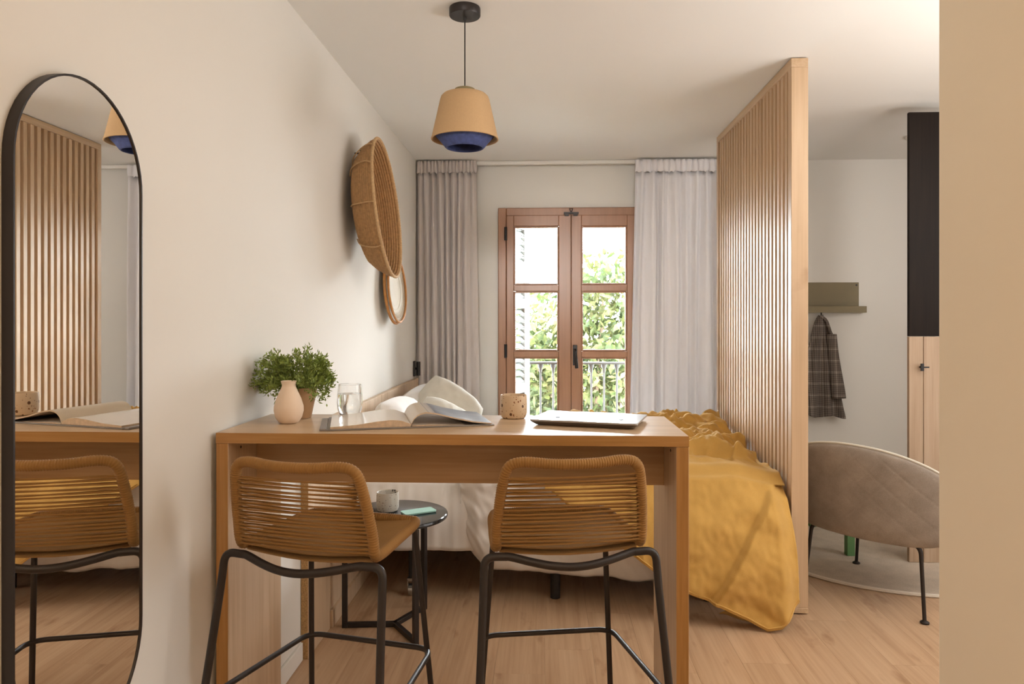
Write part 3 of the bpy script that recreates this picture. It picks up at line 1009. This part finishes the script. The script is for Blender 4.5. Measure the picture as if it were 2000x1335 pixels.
# ------------------------------------------------------------------ mirror
mi = thing('wall_mirror', 'tall pill shaped wall mirror in a thin dark frame', 'mirror', (XL, 1.413, 1.123))
def capsule(r, hh, n=28):
    out = []
    for k in range(n + 1):
        a = PI * k / n
        out.append((r * math.cos(a), hh + r * math.sin(a)))
    for k in range(n + 1):
        a = PI + PI * k / n
        out.append((r * math.cos(a), -hh + r * math.sin(a)))
    return out
r0, hh = .2015, .484
oc, ic = capsule(r0, hh), capsule(r0 - .004, hh)
g = MB()
n = len(oc)
vs = [(.001, a, b_) for a, b_ in oc] + [(.0225, a, b_) for a, b_ in oc] + [(.0225, a, b_) for a, b_ in ic] + [(.014, a, b_) for a, b_ in ic]
fs = []
for k in range(n):
    l = (k + 1) % n
    for lay in range(3):
        fs.append((lay * n + k, lay * n + l, (lay + 1) * n + l, (lay + 1) * n + k))
g.add(vs, fs).build('mirror_frame', M['steel'], mi, ang=50)
g = MB()
g.prism([(a, b_) for a, b_ in ic], .006, .0195, 'x')
g.build('mirror_glass', M['mirror'], mi, smooth=False)

# ------------------------------------------------------------------ things on the table
def lathe_obj(name, prof, mat, parent=None, n=40, fn=None, ang=40):
    return MB().lathe(prof, n, fn=fn).build(name, mat, parent, ang=ang)
TZ = 1.0005
va = lathe_obj('bud_vase', [(0, 0), (.024, 0), (.030, .003), (.040, .018), (.0450, .038), (.0445, .052), (.038, .075), (.0275, .098), (.0215, .112), (.0205, .118), (.0225, .124), (.0240, .130), (.0215, .131), (.0185, .126), (.0175, .118), (.02, .10), (.03, .07), (0, .03)], M['terracotta'], n=48)
va.location = (-.797, 2.20, TZ)
tag(va, 'small pale bisque bottle vase in front of the green plant', 'vase')

pp = thing('potted_plant', 'fine leaved green plant in a kraft brown pot at the table corner', 'plant', (-.806, 2.325, TZ))
lathe_obj('pot', [(0, 0), (.036, 0), (.038, .002), (.057, .098), (.0585, .100), (.0565, .100), (.053, .088), (.05, .082)], M['pot'], pp)
lathe_obj('soil', [(.052, .082), (.03, .086), (.001, .085)], M['soil'], pp, n=24)
random.seed(21)
stems, lv = MB(), MB()
for k in range(96):
    a = random.random() * 2 * PI
    el = random.uniform(.05, 1.15)
    if k % 5 == 0:
        el = random.uniform(-.3, .25)
    Ls = random.uniform(.10, .165)
    d = Vector((math.cos(a) * math.cos(el) * 1.0, math.sin(a) * math.cos(el) * .72, math.sin(el) * .92))
    st = Vector((math.cos(a) * .022, math.sin(a) * .022, .085))
    mid = st + d * Ls * .5 + Vector((0, 0, .026))
    end = st + d * Ls + Vector((0, 0, .014 - .02 * random.random()))
    end.x = min(end.x * .88, .066 + .03 * random.random())
    if end.x < -.135:
        end.x = -.135
    pth = smooth_path([st, mid, end], 5)
    stems.tube(pth, .0009, 4)
    for i in range(3, len(pth)):
        p = pth[i]
        for _ in range(11):
            q = p + Vector((random.gauss(0, .007), random.gauss(0, .007), random.gauss(0, .006)))
            ax = (d * .8 + Vector((random.gauss(0, .7), random.gauss(0, .7), random.gauss(0.1, .7)))).normalized()
            wv = ax.orthogonal().normalized()
            wv.rotate(Matrix.Rotation(random.random() * 6.28, 3, ax))
            l_, w_ = random.uniform(.010, .017), random.uniform(.0020, .0034)
            lv.add([q, q + ax * l_ * .45 + wv * w_, q + ax * l_, q + ax * l_ * .45 - wv * w_], [(0, 1, 2, 3)])
stems.build('stems', M['leaf'], pp)['kind'] = 'stuff'
lv.build('foliage', M['leaf'], pp, smooth=False)['kind'] = 'stuff'

gw = thing('glass_tumbler', 'clear stemless glass of water between plant and open book', 'glass', (-.652, 2.372, TZ))
lathe_obj('glass_body', [(0, 0), (.026, 0), (.034, .006), (.040, .022), (.0425, .042), (.0415, .068), (.0375, .105), (.0365, .1055), (.0358, .105), (.0395, .068), (.0405, .042), (.038, .023), (.032, .010), (.024, .007), (0, .007)], M['tumbler'], gw, n=48)
lathe_obj('water_fill', [(0, .0075), (.0238, .0075), (.0316, .0105), (.0376, .0235), (.0401, .042), (.0391, .068), (.0387, .074), (0, .074)], M['water'], gw, n=48)

# open book, spine pointing away from the camera and a little to the left
bk = thing('open_book', 'large open picture book with grey blue printed page on the table front', 'book', (-.397, 2.110, TZ), math.radians(15.5))
BH = .265
def sheet_block(top, bot, u0, u1, n=26):
    m_ = MB()
    us = [u0 + (u1 - u0) * i / n for i in range(n + 1)]
    vs, fs = [], []
    for vv in (0, BH):
        for u in us:
            vs.append((u, vv, bot(u)))
        for u in us:
            vs.append((u, vv, top(u)))
    q = n + 1
    for i in range(n):
        fs.append((q + i, q + i + 1, 3 * q + i + 1, 3 * q + i))            # top
        fs.append((i, 2 * q + i, 2 * q + i + 1, i + 1))                      # bottom
        fs.append((i, i + 1, q + i + 1, q + i))                              # near edge
        fs.append((2 * q + i, 3 * q + i, 3 * q + i + 1, 2 * q + i + 1))      # far edge
    fs.append((0, q, 3 * q, 2 * q))
    fs.append((n, 2 * q + n, 3 * q + n, q + n))
    m_.add(vs, fs)
    m_.m = [0 if k % 4 == 0 and k < 4 * n else 1 for k in range(len(fs))]
    return m_
lt = lambda u: interp([(-.232, .010), (-.16, .014), (-.10, .022), (-.06, .0255), (-.03, .0235), (0, .012)], u)
sheet_block(lt, lambda u: .0042, -.232, 0).build('page_block', [M['paper'], M['pages']], bk, ang=30)
def rt(u):
    q = interp([(0, 0), (.035, .30), (.10, .62), (.17, .85), (.25, 1)], u)
    return .012 + .040 * math.sin(PI * min(1, .03 + q * 1.0)) ** .8 * (1 - .45 * q) if u < .249 else .008
rtop = lambda u: interp([(0, .010), (.008, .027), (.022, .040), (.045, .046), (.08, .041), (.13, .027), (.19, .014), (.245, .0075)], u)
sheet_block(rtop, lambda u: max(.0045, rtop(u) - .0038), 0, .245).build('page_block', [M['print'], M['pages']], bk, ang=30)
sheet_block(lambda u: interp([(0, .006), (.02, .0085), (.06, .0085), (.13, .005)], u), lambda u: .0042, .004, .16).build('loose_leaf', [M['paper'], M['pages']], bk, ang=30)
MB().box((-.242, -.006, .0), (.252, BH + .006, .0036)).build('book_cover', M['cover'], bk, bevel=0.001)
# slip of a pale wrapper at the left edge
MB().box((-.262, -.002, .0), (-.2425, BH - .03, .006)).build('cover_flap', M['cover'], bk, bevel=0.001)

def cup(name, label, loc, r, h_, mat):
    o = lathe_obj(name, [(0, 0), (r * .78, 0), (r * .90, .003), (r, .016), (r * 1.02, h_ * .5), (r * .99, h_ - .004), (r * .965, h_), (r * .90, h_ - .002), (r * .88, h_ * .5), (r * .84, .012), (0, .008)], mat, n=40)
    o.location = loc
    return tag(o, label, 'cup', 'terrazzo cups')
cup('speckled_cup', 'sand coloured terrazzo cup with brown specks on the high table', (-.102, 2.345, TZ), .0435, .076, M['cup'])

lp = thing('laptop', 'closed grey laptop lying on the right half of the table', 'laptop', (.141, 2.248, TZ), math.radians(-15.5))
def slab(w_, d_, z0, z1, ins, rad):
    def loop(iw, z):
        pts = []
        for cx, cy, a0 in ((1, 1, 0), (-1, 1, 90), (-1, -1, 180), (1, -1, 270)):
            for k in range(6):
                a = math.radians(a0 + 18 * k)
                pts.append((cx * (w_ / 2 - iw - rad) + rad * math.cos(a), cy * (d_ / 2 - iw - rad) + rad * math.sin(a), z))
        return pts
    a, b_ = loop(ins, z0), loop(0, z1)
    n = len(a)
    return MB().add(a + b_, [tuple(range(n - 1, -1, -1)), tuple(range(n, 2 * n))] + [(i, (i + 1) % n, n + (i + 1) % n, n + i) for i in range(n)])
slab(.326, .222, .001, .0125, .014, .008).build('laptop_base', M['laptop_base'], lp, bevel=0.001)
slab(.328, .224, .013, .0185, .0, .010).build('laptop_lid', M['laptop'], lp, bevel=0.0012)
for sx in (-.092, .105):
    MB().lathe([(.0075, .0186), (.007, .0200), (0, .0202)], 16, (sx, -.045, 0)).build('rubber_foot', M['black'], lp)

# ------------------------------------------------------------------ side table with cup and phone
sd = thing('side_table', 'round black side table with square steel legs beside the bed', 'side table', (-.645, 3.065, 0))
lathe_obj('round_top', [(0, .470), (.21, .470), (.2255, .474), (.2275, .481), (.2255, .488), (.222, .490), (0, .490)], M['smoked'], sd, n=64, ang=25)
for (fx, fy) in ((-.214, -.018), (.120, -.170), (.094, .186)):
    d = Vector((fx, fy, 0))
    a = math.atan2(fy, fx)
    Mx = Matrix.Translation((fx, fy, 0)) @ Matrix.Rotation(a, 4, 'Z')
    MB().box((-.011, -.011, .001), (.011, .011, .470), M=Mx).build('leg', M['steel'], sd, bevel=0.0015)
    Mx = Matrix.Rotation(a, 4, 'Z')
    MB().box((-.005, -.010, .0015), (d.length - .0112, .010, .022), M=Mx).build('base_bar', M['steel'], sd, bevel=0.0015)
    MB().box((-.005, -.010, .447), (d.length - .0112, .010, .469), M=Mx).build('top_bar', M['steel'], sd, bevel=0.0015)
cup('speckled_cup', 'pale grey terrazzo cup with black specks on the round side table', (-.685, 3.10, .4905), .048, .082, M['cup_pale'])
ph_ = thing('phone', 'mint green phone lying on the round black side table', 'phone', (-.545, 3.075, .4905), math.radians(-58))
slab(.070, .145, .0005, .008, .002, .010).build('case', M['mint'], ph_, bevel=0.001)

# ------------------------------------------------------------------ pendant lamp
pl = thing('pendant_lamp', 'pendant lamp with tan cord shade over a blue inner shade', 'lamp', (-.302, 2.70, 1.95))
zc = H - 1.95
lathe_obj('ceiling_canopy', [(0, zc - .001), (.058, zc - .001), (.0590, zc - .004), (.0590, zc - .029), (.057, zc - .032), (0, zc - .032)], M['steel'], pl, n=48)
lathe_obj('cord_grip', [(0, zc - .05), (.005, zc - .05), (.006, zc - .045), (.006, zc - .033), (0, zc - .033)], M['black'], pl, n=16)
MB().tube([(0, 0, .24), (0, 0, zc - .04)], .0024, 8).build('cord', M['black'], pl)
lathe_obj('shade_cap', [(0, .247), (.028, .247), (.038, .243), (.0425, .234), (.043, .222), (.040, .222), (0, .226)], M['cap'], pl, n=36)
rib = lambda k, g: 1 + (.011 if k % 2 else -.011)
out = [(.040, .226), (.066, .226), (.080, .221), (.0885, .212), (.0925, .200), (.108, .130), (.1225, .066), (.126, .055)]
inn = [(.1265, .0525), (.1235, .0515), (.120, .058), (.1055, .130), (.089, .200), (.078, .215), (.05, .221)]
lathe_obj('lamp_shade', out + inn, M['shade'], pl, n=200, fn=rib, ang=180)
bo = [(.085, .098), (.1085, .074), (.110, .068), (.1085, .064), (.092, .047), (.074, .024), (.0695, .020)]
bi = [(.067, .0195), (.0655, .023), (.084, .046), (.100, .066), (.085, .092)]
lathe_obj('inner_shade', bo + bi, M['blue'], pl, n=180, fn=rib, ang=180)
g = MB()
for k in range(3):
    a = 2 * PI * k / 3
    g.tube([(0, 0, .224), (.089 * math.cos(a), .089 * math.sin(a), .195), (.112 * math.cos(a), .112 * math.sin(a), .078)], .002, 6)
g.lathe([(0, .224), (.018, .222), (.018, .165), (.014, .16), (0, .16)], 18)
g.build('lamp_holder', M['black'], pl)

# ------------------------------------------------------------------ wall baskets
def coil(prof, pitch, amp, ell, n=96, sgn=1):
    """profile (r,h) resampled into woven coils"""
    P = resample([Vector((r, h, 0)) for r, h in prof], pitch / 6)
    res = []
    for i, p in enumerate(P):
        t_ = (P[min(i + 1, len(P) - 1)] - P[max(i - 1, 0)]).normalized()
        nrm = Vector((-t_.y, t_.x, 0)) * sgn
        q = p + nrm * amp * abs(math.sin(PI * i / 6))
        res.append((max(q.x, .0005), q.y))
    m_ = MB()
    vs, fs = [], []
    for j, (r, h_) in enumerate(res):
        for k in range(n):
            a = 2 * PI * k / n
            rr = r + (.0014 * (1 if (k + j // 6) % 2 else -1) if 2 < j < len(res) - 3 else 0)
            vs.append((h_, rr * ell[0] * math.cos(a), rr * ell[1] * math.sin(a)))
    for i in range(len(res) - 1):
        for k in range(n):
            l = (k + 1) % n
            fs.append((i * n + k, i * n + l, (i + 1) * n + l, (i + 1) * n + k))
    m_.add(vs, fs)
    return m_
ba = thing('woven_basket', 'large brown woven seagrass basket hung on the left wall', 'basket', (XL + .012, 3.52, 2.055))
ba.rotation_euler = (0, math.radians(-6.5), 0)
EL = (.90, 1.13)
oz = -.197
outp = [(.12, .0), (.185, .004), (.232, .022), (.268, .060), (.296, .105), (.306, .135)]
inp = [(.300, .137), (.288, .108), (.258, .066), (.224, .034), (.18, .018), (.10, .015), (.002, .015)]
o = coil(outp, .013, .0050, EL, 120, 1).build('outer_weave', M['seagrass'], ba, ang=80)
o.location = (0, 0, oz)
o = coil(inp, .013, .0050, EL, 120, -1).build('inner_weave', M['seagrass'], ba, ang=80)
o.location = (0, 0, oz)
pts = [(.137, .303 * EL[0] * math.cos(2 * PI * k / 90), .303 * EL[1] * math.sin(2 * PI * k / 90) + oz) for k in range(90)]
MB().tube(pts, .0075, 8, True, ridge=.014).build('rim', M['straw'], ba, ang=80)
for ang in (150, 182, 216, 128):
    a = math.radians(ang)
    pth = []
    for i, (r, h_) in enumerate(outp[1:]):
        aa = a + (.10 * (4 - i) * (1 if ang < 181 else -.6 if ang > 200 else .1)) * -.6
        pth.append((h_ - .002, -abs((r + .008) * EL[0] * math.cos(aa)), (r + .008) * EL[1] * math.sin(aa) + oz))
    MB().tube(smooth_path(pth, 4), .0032, 6).build('stitch', M['straw'], ba)
hk = MB().tube([(.0, 3.55, 2.155), (.03, 3.55, 2.155)], .0045, 8)
hk.tube([(.03, 3.55, 2.17), (.03, 3.55, 2.14)], .006, 8)
hk.tube(smooth_path([(.028, 3.55, 2.155), (.03, 3.552, 2.11), (.035, 3.56, 2.06)]), .0014, 5)
hk = hk.build('wall_hook', M['steel'])
hk.location = (XL, 0, 0)
tag(hk, 'small dark nail hook with cord above the large woven basket', 'hook')

tr = thing('woven_tray', 'small round tray of white netting in an orange hoop below the basket', 'tray', (XL + .022, 4.26, 1.69))
tr.rotation_euler = (0, math.radians(-4), math.radians(-3))
rz_ = -.185
MB().tube([(.012, .205 * math.cos(2 * PI * k / 64), .205 * math.sin(2 * PI * k / 64) + rz_) for k in range(64)], .0085, 8, True).build('hoop', M['hoop'], tr)
MB().tube([(.034, .199 * math.cos(2 * PI * k / 64), .199 * math.sin(2 * PI * k / 64) + rz_) for k in range(64)], .0075, 8, True).build('hoop', M['hoop'], tr)
g = MB()
for k in range(96):
    a = 2 * PI * k / 96
    c_, s2 = math.cos(a), math.sin(a)
    g.tube([(.030, .199 * c_, .199 * s2 + rz_), (.012, .15 * c_, .135 * s2 + rz_), (.006, .03 * c_, .027 * s2 + rz_)], .0016, 4)
for rr in (.05, .08, .11, .14, .17, .20):
    xx = .006 + .022 * (rr / .22) ** 2
    g.tube([(xx, rr * math.cos(2 * PI * k / 48), rr * .9 * math.sin(2 * PI * k / 48) + rz_) for k in range(48)], .0022, 5, True)
g.build('netting', M['net'], tr)['kind'] = 'stuff'
g = MB().lathe([(.196, .0), (.14, -.012), (.001, -.017)], 48)
g.v = [(z + .026, x_, y_ * 1.0 + rz_) for x_, y_, z in g.v]
g.build('backing', M['net'], tr)

# ------------------------------------------------------------------ small fixture at the headboard end
sc = thing('reading_light', 'small black wall light above the far end of the headboard', 'wall lamp', (XL, 5.16, .91))
MB().box((.001, -.03, .005), (.012, .03, .115)).build('wall_plate', M['black'], sc, bevel=0.003)
MB().tube([(.012, 0, .06), (.035, 0, .06)], .008, 12).tube([(.035, 0, .01), (.035, 0, .11)], .014, 16).build('lamp_head', M['black'], sc)

# plant on the far side of the bed
random.seed(33)
fp = thing('floor_plant', 'bright green leafy plant tip peeking over the table by the grey curtain', 'plant', (-.50, 4.98, 0))
lathe_obj('pot', [(0, .001), (.07, .001), (.10, .20), (.103, .205), (.096, .205), (.09, .19), (0, .19)], M['pot'], fp)
g = MB()
def pk():
    a = random.random() * 6.28
    h_ = random.random()
    r = .10 * math.sqrt(random.random()) * (1 - h_ * .55)
    return Vector((math.cos(a) * r + .01, math.sin(a) * r, .22 + h_ * .50))
leaf_cloud(g, 420, pk, .022)
for k in range(10):
    p = pk()
    g.tube([(0, 0, .19), (p.x * .5, p.y * .5, p.z * .6), p], .002, 5)
g.build('foliage', M['leaf'], fp, smooth=False)['kind'] = 'stuff'

# ------------------------------------------------------------------ right-hand room: shelf, coat, chair, stool, rug, wardrobe
rg = thing('round_rug', 'rounded beige wool rug under the lounge chair', 'rug', (2.175, 4.40, 0))
def rug_ring(r, z):
    out = []
    for k in range(120):
        a = 2 * PI * k / 120
        c_, s_ = math.cos(a), math.sin(a)
        out.append((.975 * r * math.copysign(abs(c_) ** (2 / 2.6), c_), .93 * r * math.copysign(abs(s_) ** (2 / 2.6), s_), z))
    return out
def rings(prof):
    vs = [p for r, z in prof for p in rug_ring(r, z)]
    fs = [(i * 120 + k, i * 120 + (k + 1) % 120, (i + 1) * 120 + (k + 1) % 120, (i + 1) * 120 + k) for i in range(len(prof) - 1) for k in range(120)]
    return MB().add(vs, fs)
rings([(.001, .018), (.6, .018), (.988, .0175)]).build('pile', M['rug'], rg)
rings([(.988, .0175), (.997, .014), (1.0, .006), (.995, .0005), (.95, .0005)]).build('rug_border', M['rug_edge'], rg)

sf = thing('ledge_shelf', 'olive green metal ledge shelf mounted on the back wall', 'shelf', (2.0, YB, 1.37))
MB().box((-.30, -.004, .01), (.305, -.001, .228)).build('back_plate', M['olive'], sf, bevel=0.0015)
MB().box((-.33, -.07, .005), (.332, -.001, .010)).build('tray', M['olive'], sf, bevel=0.001)
MB().box((-.33, -.073, .005), (.332, -.07, .052)).build('front_lip', M['olive'], sf, bevel=0.001)
MB().box((.330, -.07, .010), (.332, -.001, .052)).build('side_lip', M['olive'], sf, bevel=0.0005)
for xx in (-.28, .287):
    MB().tube([(xx, -.004, .208), (xx, -.007, .208)], .007, 10).build('screw', M['black'], sf)
for xx in (-.18, .02):
    MB().tube(rounded([(xx, -.04, .006), (xx, -.04, -.028), (xx, -.062, -.032), (xx, -.067, -.012)], .01, 4), .005, 8).build('hook', M['black'], sf)

jk = thing('plaid_coat', 'grey plaid coat hanging from the olive shelf by the screen', 'coat', (2.013, 5.315, .62))
hwid = [(0, .012), (.04, .03), (.09, .045), (.24, .070), (.27, .072), (.45, .115), (.72, .13), (.92, .160), (1, .175)]
def fcoat(u, v):
    a = u * 2 - 1
    wd = interp(hwid, v)
    x_ = a * wd - .01
    z = .735 * (1 - v) + (.03 * abs(a) * v if a < 0 else .0) + .012 * math.sin(a * 5) * v
    y_ = -.045 * math.sqrt(max(0, 1 - a * a)) * (.35 + .65 * v) + .030 * v * math.sin(a * 9 + 1.2 + v * 1.5) * (1 - .4 * abs(a)) + .008 * nz(a * 4, v * 7, 3)
    return (x_, min(y_, .055), z)
MB().grid(60, 60, fcoat).build('coat_body', M['plaid'], jk, solid=.008, ang=180)
def fslv(u, v):
    a = u * 2 * PI
    r = .028 + .014 * v
    return (.055 + .045 * v + r * math.cos(a) * 1.15, -.045 + r * math.sin(a) * .8 + .012 * math.sin(v * 5), .60 - .46 * v)
MB().grid(18, 24, fslv).build('sleeve', M['plaid'], jk, solid=.004, ang=180)
MB().tube(smooth_path([(-.02, -.02, .73), (.02, -.03, .70), (.05, -.035, .61), (.066, -.035, .575)]), lambda t: .009 + .004 * t, 8).build('collar', M['plaid'], jk)

ch = thing('lounge_chair', 'taupe quilted lounge chair with wide curved back and thin black legs', 'chair', (1.66, 3.56, 0), math.radians(-46.2))
# local axes: +y is where the sitter looks, back shell at -y
def shell(sg):
    def fn(u, v):
        a = u * 2 - 1
        t_ = a * .455 - .03
        top = .45 + .305 * math.sqrt(max(0, 1 - (abs(a) ** 2.1)))
        bot = .315 - .005 * a + .13 * abs(a) ** 6
        top = max(top, bot + .002)
        z = bot + (top - bot) * v
        edge = max(0, (1 - abs(a) ** 6)) ** .5 * max(0, (1 - (2 * v - 1) ** 6)) ** .5
        y_ = -.285 + .17 * a * a - .09 * (z - .315) / .44 * (1 - .4 * a * a)
        q = (t_ + z) * 8.5
        q2 = (t_ - z) * 8.5
        quilt = min(abs(q - round(q)), abs(q2 - round(q2))) * 2 if sg < 0 else 1
        return (t_, y_ + sg * (.026 * edge - (.0014 * max(0, 1 - quilt * 6) * edge if sg < 0 else 0)), z)
    return fn
g = MB().grid(150, 90, shell(-1))
g.grid(60, 30, lambda u, v: shell(1)(1 - u, v))
g.build('backrest', M['chair'], ch, ang=180)
pts = []
for i in range(61):
    a = -1 + 2 * i / 60
    p0 = shell(0)(i / 60, 1.0)
    pts.append((p0[0], p0[1], p0[2] + .003))
MB().tube(pts, .006, 8).build('piping', M['cream'], ch)
def seatf(a, r):
    return (r * .34 * math.cos(a), .02 + r * .30 * math.sin(a))
g = MB()
prof = [(0, .330), (.8, .330), (.97, .342), (1.0, .37), (.97, .405), (.85, .42), (0, .425)]
vs = [(*seatf(2 * PI * k / 48, r), z) for r, z in prof for k in range(48)]
fs = [(i * 48 + k, i * 48 + (k + 1) % 48, (i + 1) * 48 + (k + 1) % 48, (i + 1) * 48 + k) for i in range(len(prof) - 1) for k in range(48)]
g.add(vs, fs).build('seat', M['chair'], ch)
for sx, sy in ((1, -1), (-1, -1), (1, 1), (-1, 1)):
    fx, fy = sx * .255, sy * .255
    if sx < 0 and sy < 0:
        fx = -.29
    zf = .0185 if sy > 0 else .001
    if sy < 0:
        zf = .0015
    MB().tube(rounded([(fx * .55, fy * .72 - (.05 if sy < 0 else 0), .335), (fx * .9, fy * .9, .328), (fx, fy, zf)], [0, .04, 0], 6), lambda t: .013 - .005 * t, 10).lathe([(0, 0), (.019, 0), (.019, .006), (.01, .012), (.006, .013)], 16, (fx, fy, zf)).build('leg', M['steel'], ch)

gs = thing('green_bench', 'green painted low bench behind the lounge chair', 'bench', (1.555, 4.34, .0185))
MB().box((-.165, -.31, .40), (.165, .31, .425)).build('seat', M['green'], gs, bevel=0.004)
for sx in (-1, 1):
    for sy in (-1, 1):
        MB().box((sx * .135 - .021, sy * .28 - .021, 0), (sx * .135 + .021, sy * .28 + .021, .40)).build('leg', M['green'], gs, bevel=0.002)

wd = thing('tall_panel', 'tall thin panel with dark upper half and oak lower half at the right edge', 'panel', (1.958, 3.95, .0185))
MB().box((0, 0, 1.215), (.27, .022, 2.42)).build('dark_panel', M['dark_door'], wd, bevel=0.002)
d1 = MB().box((0.0, .0, .0), (.074, .022, 1.213)).build('board', M['ward'], wd, bevel=0.002)
MB().box((.077, .0, .0), (.27, .022, 1.213)).build('board', M['ward'], wd, bevel=0.002)
g = MB().tube([(.058, .0, 1.05), (.058, -.020, 1.05)], .006, 10).box((.050, -.026, 1.03), (.066, -.018, 1.07)).box((.058, -.024, 1.046), (.095, -.019, 1.054))
g.build('handle', M['black'], d1, bevel=0.001)

sm = thing('smoke_detector', 'small round white smoke detector on the ceiling beyond the screen', 'smoke detector', (2.36, 4.70, H))
lathe_obj('detector_body', [(0, -.001), (.05, -.001), (.05, -.012), (.042, -.026), (.02, -.03), (0, -.03)], M['white_paint'], sm, n=32)
